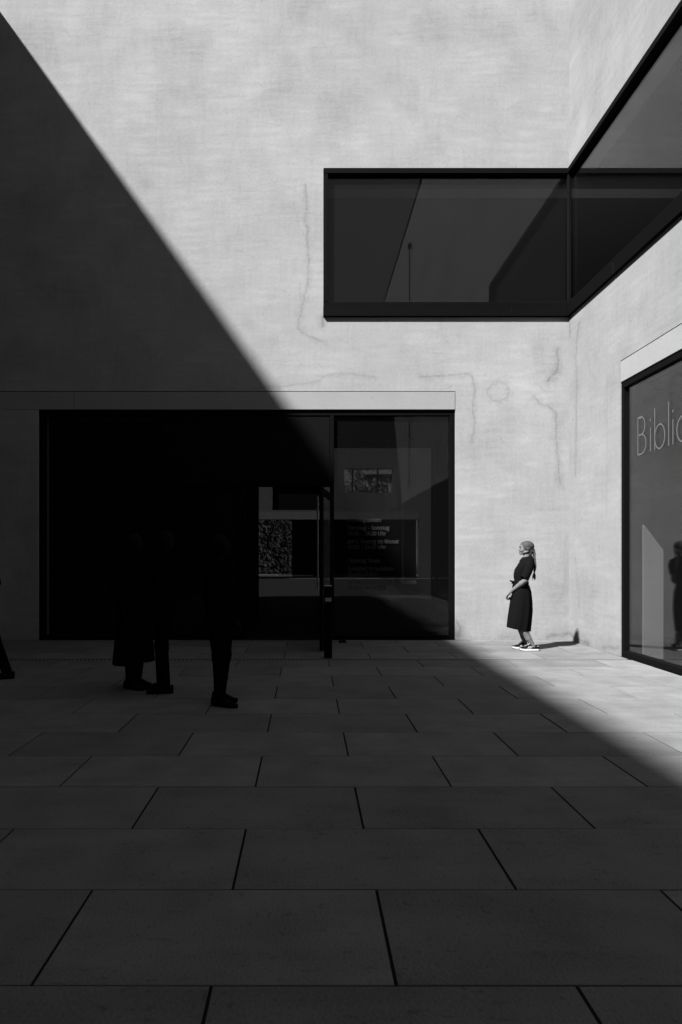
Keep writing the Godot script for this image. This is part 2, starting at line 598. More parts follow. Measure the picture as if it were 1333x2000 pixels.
# ---------------------------------------------------------------- ground and paving
func slab_mesh(w: float, d: float) -> ArrayMesh:
	var st := begin()
	var b := 0.0015
	var t := 0.05
	var W := w / 2.0
	var D := d / 2.0
	quad(st, Vector3(-W + b, 0, -D + b), Vector3(W - b, 0, -D + b), Vector3(W - b, 0, D - b), Vector3(-W + b, 0, D - b), Vector3.UP)
	for s in [-1.0, 1.0]:
		quad(st, Vector3(s * (W - b), 0, -D + b), Vector3(s * (W - b), 0, D - b), Vector3(s * W, -b, D), Vector3(s * W, -b, -D), Vector3(s, 1, 0).normalized())
		quad(st, Vector3(-W + b, 0, s * (D - b)), Vector3(W - b, 0, s * (D - b)), Vector3(W, -b, s * D), Vector3(-W, -b, s * D), Vector3(0, 1, s).normalized())
		quad(st, Vector3(s * W, -b, -D), Vector3(s * W, -b, D), Vector3(s * W, -t, D), Vector3(s * W, -t, -D), Vector3(s, 0, 0))
		quad(st, Vector3(-W, -b, s * D), Vector3(W, -b, s * D), Vector3(W, -t, s * D), Vector3(-W, -t, s * D), Vector3(0, 0, s))
	return st.commit()

func ground() -> void:
	var g := put(self, "ground", box_mesh(Vector3(-250, -0.4, -250), Vector3(250, -0.10, 250)), M.ground)
	g.set_meta("kind", "structure")
	g.set_meta("label", "pale ground stretching beyond the courtyard buildings")
	var bed := put(self, "courtyard_pavement", box_mesh(Vector3(-5.3, -0.095, -10.684), Vector3(XW, -0.0045, 14.0)), M.joint)
	bed.set_meta("kind", "structure")
	bed.set_meta("label", "courtyard pavement of large stone slabs in staggered rows")
	var rng := RandomNumberGenerator.new()
	rng.seed = 3
	var shared := {}
	for k in range(-13, 15):
		var far := 2.089 + 0.6 * (k + 1)
		var near := 2.089 + 0.6 * k
		if k == 11: near = 8.717
		if k == 10: far = 8.607
		if k == 14: far = 10.675
		var d := far - near - 0.006
		var off := 0.297 if posmod(k, 2) == 0 else 0.893
		if k < -6:      # behind the camera the slabs run on, seen only in the glass
			continue
		for n in range(-6, 5):
			var a := maxf(off + 1.208 * n + 0.006, -5.295)
			var b := minf(off + 1.208 * (n + 1) - 0.006, XW - 0.004)
			if b - a < 0.02:
				continue
			var key := "%.3f_%.3f" % [b - a, d]
			if not shared.has(key):
				shared[key] = slab_mesh(b - a, d)
			var s := put(bed, "paving_slab", shared[key], M.slab[rng.randi() % 4], Vector3((a + b) / 2.0, rng.randf_range(-0.0012, 0.0012), -(far + near) / 2.0))
			s.rotation = Vector3(rng.randf_range(-0.001, 0.001), 0, rng.randf_range(-0.0008, 0.0008))
	var st := begin()
	var z := 5.7
	while z < 13.9:
		var x := -5.29
		while x < XW - 0.1:
			box(st, Vector3(x, -0.05, z), Vector3(minf(x + 1.198, XW - 0.01), -0.001, z + 0.595), 0.004)
			x += 1.208
		z += 0.6
	var rest := put(bed, "far_paving", st.commit(), M.slab[0])
	rest.set_meta("kind", "stuff")
	# slot drain across the yard
	var dr := thing("slot_drain", "narrow slotted drain line crossing the paving before the entrance wall", "drain", Vector3(0, 0, -8.662))
	st = begin()
	var x := -5.28
	while x < XW - 0.07:
		# bars between slanted slots
		var p := [Vector3(x, -0.001, -0.045), Vector3(x + 0.030, -0.001, -0.045), Vector3(x + 0.062, -0.001, 0.045), Vector3(x + 0.032, -0.001, 0.045)]
		quad(st, p[0], p[1], p[2], p[3], Vector3.UP)
		for e in 4:
			var a: Vector3 = p[e]
			var b: Vector3 = p[(e + 1) % 4]
			var n := Vector3(b.z - a.z, 0, a.x - b.x).normalized()
			quad(st, a, b, b + Vector3(0, -0.03, 0), a + Vector3(0, -0.03, 0), n)
		x += 0.056
	var gr := put(dr, "grating_bars", st.commit(), M.drain)
	gr.set_meta("kind", "stuff")
	put(dr, "edge_rail", box_mesh(Vector3(-5.28, -0.03, -0.053), Vector3(XW - 0.01, -0.0008, -0.046)), M.drain)
	put(dr, "edge_rail", box_mesh(Vector3(-5.28, -0.03, 0.046), Vector3(XW - 0.01, -0.0008, 0.053)), M.drain)

# ---------------------------------------------------------------- the wing with the entrance
func entrance_wing() -> void:
	var t := thing("entrance_wing", "pale plastered wing with black framed entrance glazing below a corner ribbon window", "building")
	put(t, "wall", wall_mesh(-5.3, XW, 0.0, TOP, 0.45, [[-4.537, -1.0, 2.519, 3.896], [-5.4, 3.896, 2.519, 4.208], [0.286, 5.455, XW + 1.0, 7.965]], -5.3), M.back_plaster, Vector3(0, 0, ZB))
	# granite lintel in two lengths, thin open joints round it
	put(t, "lintel", box_mesh(Vector3(-5.3, 3.898, ZB - 0.4), Vector3(-3.934, 4.195, ZB + 0.003), 0.003), M.granite)
	put(t, "lintel", box_mesh(Vector3(-3.928, 3.898, ZB - 0.4), Vector3(2.511, 4.195, ZB + 0.003), 0.003), M.granite)
	put(t, "lintel_joint", box_mesh(Vector3(-5.3, 3.9, ZB - 0.43), Vector3(2.517, 4.206, ZB - 0.03)), M.joint)
	# ribbon window
	var st := begin()
	box(st, Vector3(0.289, 7.870, ZB - 0.12), Vector3(4.56, 7.963, ZB + 0.04), 0.006)
	box(st, Vector3(0.289, 5.632, ZB - 0.12), Vector3(4.56, 5.706, ZB + 0.034), 0.006)
	box(st, Vector3(0.291, 5.706, ZB - 0.12), Vector3(0.366, 7.870, ZB + 0.038), 0.006)
	var w := put(t, "window_frame", st.commit(), M.frame)
	put(w, "corner_mullion", box_mesh(Vector3(4.408, 5.707, ZB - 0.03), Vector3(4.470, 7.869, ZB + 0.032), 0.008), M.frame)
	put(w, "sill", box_mesh(Vector3(0.283, 5.458, ZB - 0.1), Vector3(3.428, 5.629, ZB + 0.05), 0.006), M.frame)
	put(w, "sill", box_mesh(Vector3(3.433, 5.458, ZB - 0.1), Vector3(4.56, 5.629, ZB + 0.05), 0.006), M.frame)
	put(w, "pane", box_mesh(Vector3(0.36, 5.70, ZB - 0.06), Vector3(4.41, 7.875, ZB - 0.045)), M.ribbon_glass)
	# entrance glazing
	var zf := ZB - 0.03
	st = begin()
	box(st, Vector3(-4.534, 3.802, zf - 0.12), Vector3(2.516, 3.893, zf), 0.005)
	box(st, Vector3(-4.534, 0.002, zf - 0.12), Vector3(-4.447, 3.802, zf), 0.005)
	box(st, Vector3(2.430, 0.002, zf - 0.12), Vector3(2.516, 3.802, zf), 0.005)
	box(st, Vector3(0.468, 0.002, zf - 0.12), Vector3(2.430, 0.075, zf), 0.005)
	box(st, Vector3(-4.447, 0.002, zf - 0.12), Vector3(-2.512, 0.075, zf), 0.005)
	var f := put(t, "entrance_frame", st.commit(), M.frame)
	put(f, "mullion", box_mesh(Vector3(-2.512, 0.002, zf - 0.12), Vector3(-2.460, 3.802, zf + 0.004), 0.005), M.frame)
	put(f, "mullion", box_mesh(Vector3(0.400, 0.002, zf - 0.12), Vector3(0.468, 3.802, zf + 0.004), 0.005), M.frame)
	put(f, "transom", box_mesh(Vector3(-2.460, 2.600, zf - 0.12), Vector3(0.400, 2.690, zf + 0.006), 0.006), M.frame)
	put(f, "overdoor_panel", box_mesh(Vector3(-2.455, 2.694, zf - 0.08), Vector3(0.395, 3.798, zf - 0.015), 0.004), M.panel)
	put(f, "pane", box_mesh(Vector3(-4.45, 0.07, zf - 0.06), Vector3(-2.51, 3.805, zf - 0.045)), M.front_glass)
	put(f, "pane", box_mesh(Vector3(0.465, 0.07, zf - 0.06), Vector3(2.433, 3.805, zf - 0.045)), M.front_glass)
	# left door leaf, shut
	var leaf := put(t, "door", door_frame(1.42, 2.59), M.frame, Vector3(-2.457, 0.004, zf - 0.06))
	put(leaf, "pane", box_mesh(Vector3(0.1, 0.1, -0.006), Vector3(1.32, 2.49, 0.006)), M.front_glass)
	put(leaf, "handle", pull_bar(1.33, 0.9, 2.3), M.frame)
	# right door leaf, standing open towards the yard
	var open := put(t, "door", door_frame(1.36, 2.42), M.frame, Vector3(0.43, 0.02, zf + 0.05))
	open.set_meta("label", "glass door leaf standing open into the yard")
	open.rotation.y = deg_to_rad(-99.0)
	put(open, "pane", box_mesh(Vector3(0.1, 0.1, -0.006), Vector3(1.26, 2.32, 0.006)), M.front_glass)
	put(open, "handle", pull_bar(1.20, 0.9, 2.3), M.steel)
	# opening hours on the right-hand pane
	var rows := [["Öffnungszeiten", 1019.0], ["Dienstag – Sonntag", 1034.7], ["10.00 – 18.00 Uhr", 1045.7], ["am 2. Freitag im Monat", 1061.5], ["10.00 – 24.00 Uhr", 1072.4],
		["Opening Times", 1099.0], ["Tuesdays to Sundays", 1114.5], ["10 am – 6 pm", 1125.0], ["on the 2nd Friday of the month", 1141.3], ["10 am – Midnight", 1152.0]]
	var font := SystemFont.new()
	font.font_names = PackedStringArray(["Droid Sans"])
	for r in rows:
		var tm := TextMesh.new()
		tm.text = r[0]
		tm.font = font
		tm.font_size = 48
		tm.pixel_size = 0.0975 / 48.0
		tm.depth = 0.002
		tm.horizontal_alignment = HORIZONTAL_ALIGNMENT_LEFT
		tm.vertical_alignment = VERTICAL_ALIGNMENT_BOTTOM
		var y: float = 1.42 + (1086.0 - r[1]) / 115.5
		var o := put(t, "lettering", tm, M.print_dim, Vector3(0.695, y - 0.023, zf - 0.0436))
		o.scale = Vector3(0.86, 1, 1)
	# rooms behind the glass
	put(t, "floor_slab", box_mesh(Vector3(-5.3, 4.32, -17.0), Vector3(11.0, 5.3, ZB - 0.46)), grey(0.16, 0.9))
	put(t, "ceiling", box_mesh(Vector3(-5.3, 8.12, -17.0), Vector3(11.0, 8.6, ZB - 0.46)), grey(0.12, 0.9))
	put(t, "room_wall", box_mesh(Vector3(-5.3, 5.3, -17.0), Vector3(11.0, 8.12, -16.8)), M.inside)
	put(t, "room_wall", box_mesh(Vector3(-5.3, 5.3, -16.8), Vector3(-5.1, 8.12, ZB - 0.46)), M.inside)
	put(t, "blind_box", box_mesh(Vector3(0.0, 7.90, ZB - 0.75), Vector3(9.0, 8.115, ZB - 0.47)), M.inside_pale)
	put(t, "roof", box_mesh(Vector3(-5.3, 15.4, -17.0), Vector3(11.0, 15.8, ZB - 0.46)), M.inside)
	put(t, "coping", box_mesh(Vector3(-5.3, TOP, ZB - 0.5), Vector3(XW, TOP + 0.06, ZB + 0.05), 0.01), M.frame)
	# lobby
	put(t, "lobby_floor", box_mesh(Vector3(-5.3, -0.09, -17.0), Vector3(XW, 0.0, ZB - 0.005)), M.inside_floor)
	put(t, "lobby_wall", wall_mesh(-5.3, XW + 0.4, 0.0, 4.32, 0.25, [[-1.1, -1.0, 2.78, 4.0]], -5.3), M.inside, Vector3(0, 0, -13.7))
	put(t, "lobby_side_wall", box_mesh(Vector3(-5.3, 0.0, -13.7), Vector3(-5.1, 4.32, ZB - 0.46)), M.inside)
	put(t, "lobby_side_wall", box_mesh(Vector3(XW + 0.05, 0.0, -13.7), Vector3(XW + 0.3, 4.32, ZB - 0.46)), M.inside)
	st = begin()
	box(st, Vector3(-1.1, 3.94, -13.82), Vector3(2.78, 4.0, -13.74), 0.004)
	box(st, Vector3(2.72, 0, -13.82), Vector3(2.78, 3.94, -13.74), 0.004)
	box(st, Vector3(-1.1, 0, -13.82), Vector3(-1.04, 3.94, -13.74), 0.004)
	box(st, Vector3(0.30, 0, -13.82), Vector3(0.36, 3.94, -13.74), 0.004)
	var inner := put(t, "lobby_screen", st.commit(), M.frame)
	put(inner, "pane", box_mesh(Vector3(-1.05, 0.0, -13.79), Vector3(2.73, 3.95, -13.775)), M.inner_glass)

func door_frame(w: float, h: float) -> ArrayMesh:
	var st := begin()
	box(st, Vector3(0, 0, -0.025), Vector3(0.1, h, 0.025), 0.004)
	box(st, Vector3(w - 0.1, 0, -0.025), Vector3(w, h, 0.025), 0.004)
	box(st, Vector3(0.1, 0, -0.0245), Vector3(w - 0.1, 0.1, 0.0245), 0.004)
	box(st, Vector3(0.1, h - 0.1, -0.0245), Vector3(w - 0.1, h, 0.0245), 0.004)
	return st.commit()

func pull_bar(x: float, y0: float, y1: float) -> ArrayMesh:
	return joined([tube([Vector3(x, y0, 0.075), Vector3(x, y1, 0.075)], [0.012, 0.012], 10),
		tube([Vector3(x, y0 + 0.12, 0.02), Vector3(x, y0 + 0.12, 0.075)], [0.008, 0.008], 8),
		tube([Vector3(x, y1 - 0.12, 0.02), Vector3(x, y1 - 0.12, 0.075)], [0.008, 0.008], 8)])

# ---------------------------------------------------------------- the wing with the library
func library_wing() -> void:
	var t := thing("library_wing", "sunlit plastered wing on the right with lettered library window", "building")
	var wl := put(t, "wall", wall_mesh(ZB, 14.0, 0.0, TOP, 0.45, [[-8.94, -1.0, 9.4, 3.87], [-8.94, 3.86, 9.4, 4.18], [ZB - 1.0, 5.455, -6.2, 7.965]], ZB), M.side_plaster, Vector3(XW, 0, 0))
	wl.rotation.y = -PI / 2.0
	var cuts := [-8.934, -4.3, 0.3, 4.9, 9.394]
	for i in 4:
		put(t, "lintel", box_mesh(Vector3(XW - 0.003, 3.874, cuts[i] + 0.003), Vector3(XW + 0.4, 4.167, cuts[i + 1] - 0.003), 0.003), M.granite)
	put(t, "lintel_joint", box_mesh(Vector3(XW + 0.03, 3.876, -8.938), Vector3(XW + 0.43, 4.178, 9.398)), M.joint)
	# ribbon window, sharing the corner mullion of the entrance wing
	var zs := ZB + 0.041
	var st := begin()
	box(st, Vector3(XW - 0.04, 7.870, zs), Vector3(XW + 0.12, 7.963, -6.203), 0.006)
	box(st, Vector3(XW - 0.034, 5.632, zs - 0.004), Vector3(XW + 0.12, 5.706, -6.203), 0.006)
	box(st, Vector3(XW - 0.038, 5.706, -6.28), Vector3(XW + 0.12, 7.870, -6.205), 0.006)
	var w := put(t, "window_frame", st.commit(), M.frame)
	put(w, "sill", box_mesh(Vector3(XW - 0.05, 5.458, ZB + 0.052), Vector3(XW + 0.1, 5.629, -9.052), 0.006), M.frame)
	put(w, "sill", box_mesh(Vector3(XW - 0.05, 5.458, -9.047), Vector3(XW + 0.1, 5.629, -6.19), 0.006), M.frame)
	put(w, "pane", box_mesh(Vector3(XW + 0.04, 5.70, ZB + 0.01), Vector3(XW + 0.055, 7.875, -6.27)), M.corner_glass)
	# library window
	st = begin()
	box(st, Vector3(XW + 0.012, 3.782, -8.937), Vector3(XW + 0.13, 3.868, 9.397), 0.006)
	box(st, Vector3(XW + 0.012, 0.002, -8.937), Vector3(XW + 0.13, 0.09, 9.397), 0.006)
	box(st, Vector3(XW + 0.012, 0.09, -8.937), Vector3(XW + 0.13, 3.782, -8.872), 0.006)
	box(st, Vector3(XW + 0.012, 0.09, 9.34), Vector3(XW + 0.13, 3.782, 9.397), 0.006)
	var f := put(t, "library_frame", st.commit(), M.frame)
	for z in [-4.3, 0.3, 4.9]:
		put(f, "mullion", box_mesh(Vector3(XW + 0.02, 0.09, z - 0.03), Vector3(XW + 0.13, 3.792, z + 0.03), 0.005), M.frame)
	for i in 4:
		put(f, "pane", box_mesh(Vector3(XW + 0.056, 0.08, [-8.88, -4.28, 0.32, 4.92][i]), Vector3(XW + 0.07, 3.79, [-4.32, 0.28, 4.88, 9.33][i])), M.library_glass)
	put(f, "jamb_lining", box_mesh(Vector3(XW + 0.14, 0.0, -8.945), Vector3(XW + 0.47, 3.9, -8.915)), M.frame)
	library_letters(f)
	# rooms
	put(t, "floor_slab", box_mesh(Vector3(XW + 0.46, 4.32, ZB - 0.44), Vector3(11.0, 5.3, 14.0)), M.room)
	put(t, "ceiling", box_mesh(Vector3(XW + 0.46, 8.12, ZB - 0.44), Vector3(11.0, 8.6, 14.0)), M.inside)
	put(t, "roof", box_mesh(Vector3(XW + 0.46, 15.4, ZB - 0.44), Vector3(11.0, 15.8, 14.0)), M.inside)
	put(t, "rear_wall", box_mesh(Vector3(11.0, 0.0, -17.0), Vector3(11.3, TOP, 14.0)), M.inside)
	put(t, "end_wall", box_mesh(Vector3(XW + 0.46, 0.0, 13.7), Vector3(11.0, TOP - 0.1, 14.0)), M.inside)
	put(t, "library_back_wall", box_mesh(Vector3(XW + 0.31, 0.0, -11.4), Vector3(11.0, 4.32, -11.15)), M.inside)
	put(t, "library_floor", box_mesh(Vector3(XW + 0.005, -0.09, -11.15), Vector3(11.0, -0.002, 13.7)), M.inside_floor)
	put(t, "coping", box_mesh(Vector3(XW - 0.05, TOP, ZB + 0.06), Vector3(XW + 0.5, TOP + 0.06, 14.0), 0.01), M.frame)

# thin upright letters, flat on the glass; along runs with the wall towards the camera
func library_letters(parent: Node3D) -> void:
	var x := XW + 0.0545
	var arc := func(cx: float, cy: float, rx: float, ry: float, a0: float, a1: float) -> Array:
		var o := []
		for i in 21:
			var a := lerpf(a0, a1, i / 20.0)
			o.append(Vector2(cx + cos(a) * rx, cy + sin(a) * ry))
		return o
	var up: Array = [Vector2(0, 0), Vector2(0, 0.495), Vector2(0.09, 0.495)]
	up.append_array(arc.call(0.09, 0.378, 0.085, 0.117, PI / 2, -PI / 2))
	up.append(Vector2(0.0, 0.261))
	var low: Array = [Vector2(0.09, 0.261)]
	low.append_array(arc.call(0.09, 0.1305, 0.115, 0.1305, PI / 2, -PI / 2))
	low.append(Vector2(0, 0))
	var glyphs := [
		[0.0, [up, low]],
		[0.31, [[Vector2(0, 0), Vector2(0, 0.31)], arc.call(0.0, 0.41, 0.006, 0.006, 0, TAU)]],
		[0.41, [[Vector2(0, 0), Vector2(0, 0.54)], arc.call(0.115, 0.155, 0.115, 0.155, 0, TAU)]],
		[0.72, [[Vector2(0, 0), Vector2(0, 0.55)]]],
		[0.81, [[Vector2(0, 0), Vector2(0, 0.31)], arc.call(0.0, 0.41, 0.006, 0.006, 0, TAU)]],
		[0.89, [arc.call(0.13, 0.155, 0.13, 0.155, 0, TAU)]],
	]
	for g in glyphs:
		var st := begin()
		var lift := 0.0
		for line: Array in g[1]:
			lift -= 0.0007
			var n := line.size()
			var closed: bool = (line[0] as Vector2).distance_to(line[n - 1]) < 1e-4
			if closed and (line[0] as Vector2).distance_to(line[n / 2]) < 0.03:    # the dot of an i
				for k in n - 1:
					var c := Vector3(lift, 0.41, 0)
					tri(st, c, c + Vector3(0, cos(TAU * k / 20.0), sin(TAU * k / 20.0)) * 0.016, c + Vector3(0, cos(TAU * (k + 1) / 20.0), sin(TAU * (k + 1) / 20.0)) * 0.016, Vector3.LEFT)
				continue
			var lefts := []
			var rights := []
			for k in n:
				var p: Vector2 = line[k]
				var before: Vector2 = line[k - 1] if k > 0 else (line[n - 2] if closed else p * 2.0 - (line[1] as Vector2))
				var after: Vector2 = line[k + 1] if k < n - 1 else (line[1] if closed else p * 2.0 - (line[n - 2] as Vector2))
				var n1 := (p - before).normalized().orthogonal()
				var n2 := (after - p).normalized().orthogonal()
				var m := (n1 + n2).normalized()
				m *= 0.0105 / maxf(m.dot(n2), 0.5)
				lefts.append(Vector3(lift, p.y + m.y, p.x + m.x))
				rights.append(Vector3(lift, p.y - m.y, p.x - m.x))
			for k in n - 1:
				quad(st, lefts[k], lefts[k + 1], rights[k + 1], rights[k], Vector3.LEFT)
		put(parent, "lettering", st.commit(), M.print, Vector3(x, 2.79, -8.57 + g[0] * 1.012))

# ---------------------------------------------------------------- neighbours that shade and mirror
func shade_wing() -> void:
	var t := thing("shade_wing", "dark clad low wing along the left side that shades the yard", "building")
	put(t, "wall", box_mesh(Vector3(-9.0, 0.0, -17.0), Vector3(-5.33, 10.74, 14.0)), M.cladding)
	put(t, "coping", box_mesh(Vector3(-9.0, 10.74, -17.0), Vector3(-5.302, 10.80, 14.0), 0.006), M.frame)
	for i in 24:
		put(t, "cladding_panel", box_mesh(Vector3(-5.33, 0.05, -10.6 + i * 1.02), Vector3(-5.305, 10.73, -9.59 + i * 1.02), 0.006), M.cladding)

func gate_building() -> void:
	var t := thing("gate_building", "tall grey building closing the yard behind the camera, mirrored in the glass", "building")
	var wl := put(t, "wall", wall_mesh(-11.3, 9.0, 0.0, 14.6, 0.45, [[-7.0, 5.5, -2.5, 7.9], [-4.2, -1.0, 2.6, 3.9]], -9.0), M.gate_wall, Vector3(0, 0, 14.0))
	wl.rotation.y = PI
	wl.position.z = 14.01
	put(t, "floor_slab", box_mesh(Vector3(-9.0, 4.1, 14.47), Vector3(11.3, 5.2, 20.0)), M.inside)
	put(t, "roof", box_mesh(Vector3(-9.0, 14.1, 14.47), Vector3(11.3, 14.5, 20.0)), M.inside)
	put(t, "rear_wall", box_mesh(Vector3(-9.0, 0.0, 20.0), Vector3(11.3, 14.5, 20.4)), M.inside)
	var fr := begin()
	box(fr, Vector3(2.5, 5.5, 14.0), Vector3(7.0, 5.62, 14.1), 0.006)
	box(fr, Vector3(2.5, 7.78, 14.0), Vector3(7.0, 7.9, 14.1), 0.006)
	put(t, "window_frame", fr.commit(), M.frame)

func rear_building() -> void:
	var z := -41.0
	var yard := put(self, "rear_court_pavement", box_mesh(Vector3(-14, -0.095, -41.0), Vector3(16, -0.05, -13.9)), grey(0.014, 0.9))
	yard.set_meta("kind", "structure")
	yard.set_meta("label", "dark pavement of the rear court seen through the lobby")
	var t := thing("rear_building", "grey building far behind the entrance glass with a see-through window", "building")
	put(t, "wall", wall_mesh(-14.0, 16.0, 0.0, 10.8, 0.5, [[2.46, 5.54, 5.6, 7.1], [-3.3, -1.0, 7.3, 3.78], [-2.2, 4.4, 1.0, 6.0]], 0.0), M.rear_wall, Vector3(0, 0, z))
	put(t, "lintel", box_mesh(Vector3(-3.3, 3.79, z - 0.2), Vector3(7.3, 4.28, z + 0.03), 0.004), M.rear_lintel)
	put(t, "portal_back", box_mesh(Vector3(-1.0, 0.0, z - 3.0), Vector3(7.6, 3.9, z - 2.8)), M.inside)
	put(t, "portal_ceiling", box_mesh(Vector3(-3.6, 3.9, z - 3.0), Vector3(7.6, 4.3, z - 0.5)), M.inside)
	put(t, "dark_window", box_mesh(Vector3(-2.2, 4.4, z - 0.4), Vector3(1.0, 6.0, z - 0.3)), M.panel)
	for x in [3.0, 4.65]:
		put(t, "window_bar", box_mesh(Vector3(x - 0.05, 5.54, z - 0.3), Vector3(x + 0.05, 7.1, z - 0.2)), M.frame)
	var h := thing("distant_house", "small far house with tall windows, seen through the rear building's window", "house", Vector3(8.2, 0, -58.0))
	put(h, "wall", box_mesh(Vector3(-2.5, 0, -3), Vector3(4.0, 8.6, 0)), M.gate_wall)
	for i in 3:
		put(h, "window", box_mesh(Vector3(-2.2 + i * 0.9, 6.6, -0.1), Vector3(-1.6 + i * 0.9, 8.0, 0.02)), M.inside)
	put(h, "roof", box_mesh(Vector3(-2.8, 8.6, -3.2), Vector3(4.3, 8.9, 0.3)), M.frame)

func tree(label: String, at: Vector3, height: float, spread: float, seed_n: int) -> void:
	var t := thing("tree", label, "tree", at, 0.0, "trees beyond the courtyard buildings")
	var rng := RandomNumberGenerator.new()
	rng.seed = seed_n
	var limbs := [tube([Vector3.ZERO, Vector3(0.1, height * 0.4, 0), Vector3(0, height * 0.8, 0.1)], [0.28, 0.2, 0.08], 8)]
	var tips := []
	for i in 9:
		var a := TAU * i / 9.0 + rng.randf() * 0.5
		var y := height * rng.randf_range(0.35, 0.6)
		var e := Vector3(cos(a) * spread * rng.randf_range(0.5, 0.9), height * rng.randf_range(0.6, 0.95), sin(a) * spread * rng.randf_range(0.5, 0.9))
		limbs.append(tube([Vector3(0, y, 0), e * 0.6 + Vector3(0, y * 0.25, 0), e], [0.11, 0.07, 0.03], 6))
		tips.append(e)
		tips.append(e * 0.75 + Vector3(0, height * 0.1, 0))
	tips.append(Vector3(0, height * 0.97, 0))
	put(t, "trunk", joined(limbs), M.bark)
	var st := begin()
	for p in tips:
		for i in 190:
			var c: Vector3 = p + Vector3(rng.randfn(), rng.randfn() * 0.7, rng.randfn()) * spread * 0.2
			var n := Vector3(rng.randfn(), rng.randfn() + 0.6, rng.randfn()).normalized()
			var u := n.cross(Vector3(rng.randfn(), rng.randfn(), rng.randfn())).normalized() * rng.randf_range(0.08, 0.16)
			var w := n.cross(u)
			tri(st, c - u, c + w * 0.8, c + u, n)
			tri(st, c - u, c - w * 0.8, c + u, n)
	var cr := put(t, "crown", st.commit(), M.leaf)
	cr.set_meta("kind", "stuff")

func trees() -> void:
	tree("leafy tree behind the rear building's see-through window", Vector3(4.2, 0, -52), 8.4, 2.0, 1)
	var rng := RandomNumberGenerator.new()
	rng.seed = 8
	var st := begin()
	for i in 5200:
		var c := Vector3(rng.randf_range(-4.2, 0.6), rng.randf_range(0.05, 4.9), -49.5 + rng.randf_range(-0.7, 0.7))
		var n := Vector3(rng.randfn(), rng.randfn() + 0.5, rng.randfn()).normalized()
		var u := n.cross(Vector3(rng.randfn(), rng.randfn(), rng.randfn())).normalized() * rng.randf_range(0.07, 0.15)
		tri(st, c - u, c + n.cross(u) * 0.8, c + u, n)
	var h := thing("hedge", "tall leafy hedge seen through the far left end of the rear portal", "hedge")
	var lv := put(h, "leaves", st.commit(), M.hedge)
	lv.set_meta("kind", "stuff")
	put(h, "stems", box_mesh(Vector3(-4.2, 0.0, -49.7), Vector3(0.6, 4.6, -49.4), 0.05), M.bark)
	tree("broad tree behind the gate building, left in the mirrored sky", Vector3(1.5, 0, 27), 18.2, 4.5, 3)
	tree("broad tree behind the gate building, near the library wall's end", Vector3(9.0, 0, 28), 18.4, 5.0, 4)

# ---------------------------------------------------------------- small things
func small_things() -> void:
	# push-button post before the doors
	var p := thing("door_opener_post", "slim black post with push plate standing before the open door", "post", Vector3(0.30, 0, -8.80))
	put(p, "column", box_mesh(Vector3(-0.055, 0.0, -0.055), Vector3(0.055, 1.0, 0.055), 0.006), M.frame)
	put(p, "cap", box_mesh(Vector3(-0.05, 1.0, -0.05), Vector3(0.05, 1.012, 0.05), 0.004), M.steel)
	put(p, "push_plate", box_mesh(Vector3(-0.042, 0.79, 0.055), Vector3(0.042, 0.84, 0.062), 0.003), M.steel)
	# stop on the paving beside the right pane
	var s := thing("door_stop", "small black door stop on the paving before the right pane", "door stop", Vector3(0.60, 0, -10.38))
	put(s, "base", box_mesh(Vector3(-0.07, 0.0, -0.05), Vector3(0.05, 0.03, 0.05), 0.006), M.frame)
	put(s, "buffer", tube([Vector3(0.02, 0.03, 0), Vector3(0.02, 0.075, 0), Vector3(0.05, 0.085, 0)], [0.028, 0.026, 0.018], 12), M.frame)
	# rain pipe on the library wall, seen only mirrored in the ribbon window
	var r := thing("downpipe", "thin dark downpipe with hopper on the library wall, mirrored in the ribbon window", "downpipe", Vector3(XW - 0.09, 0, 5.2))
	put(r, "pipe", tube([Vector3(0, 4.3, 0), Vector3(0, 14.4, 0)], [0.022, 0.022], 10), M.frame)
	put(r, "hopper", box_mesh(Vector3(-0.07, 14.4, -0.09), Vector3(0.07, 14.6, 0.09), 0.02), M.frame)
	# pale panel standing in the library
	var d := thing("display_panel", "pale upright panel with slanted top inside the library window", "panel", Vector3(4.65, 0, -8.75))
	var st := begin()
	var q := [Vector2(0, 0.0), Vector2(0.265, 0.0), Vector2(0.265, 1.50), Vector2(0, 1.853)]
	for s2 in [0.0, 0.05]:
		quad(st, Vector3(q[0].x, q[0].y, s2), Vector3(q[1].x, q[1].y, s2), Vector3(q[2].x, q[2].y, s2), Vector3(q[3].x, q[3].y, s2), Vector3(0, 0, 1 if s2 > 0 else -1))
	for i in 4:
		var a: Vector2 = q[i]
		var b: Vector2 = q[(i + 1) % 4]
		quad(st, Vector3(a.x, a.y, 0), Vector3(b.x, b.y, 0), Vector3(b.x, b.y, 0.05), Vector3(a.x, a.y, 0.05), Vector3(b.y - a.y, a.x - b.x, 0).normalized())
	put(d, "board", st.commit(), grey(0.13, 0.9))

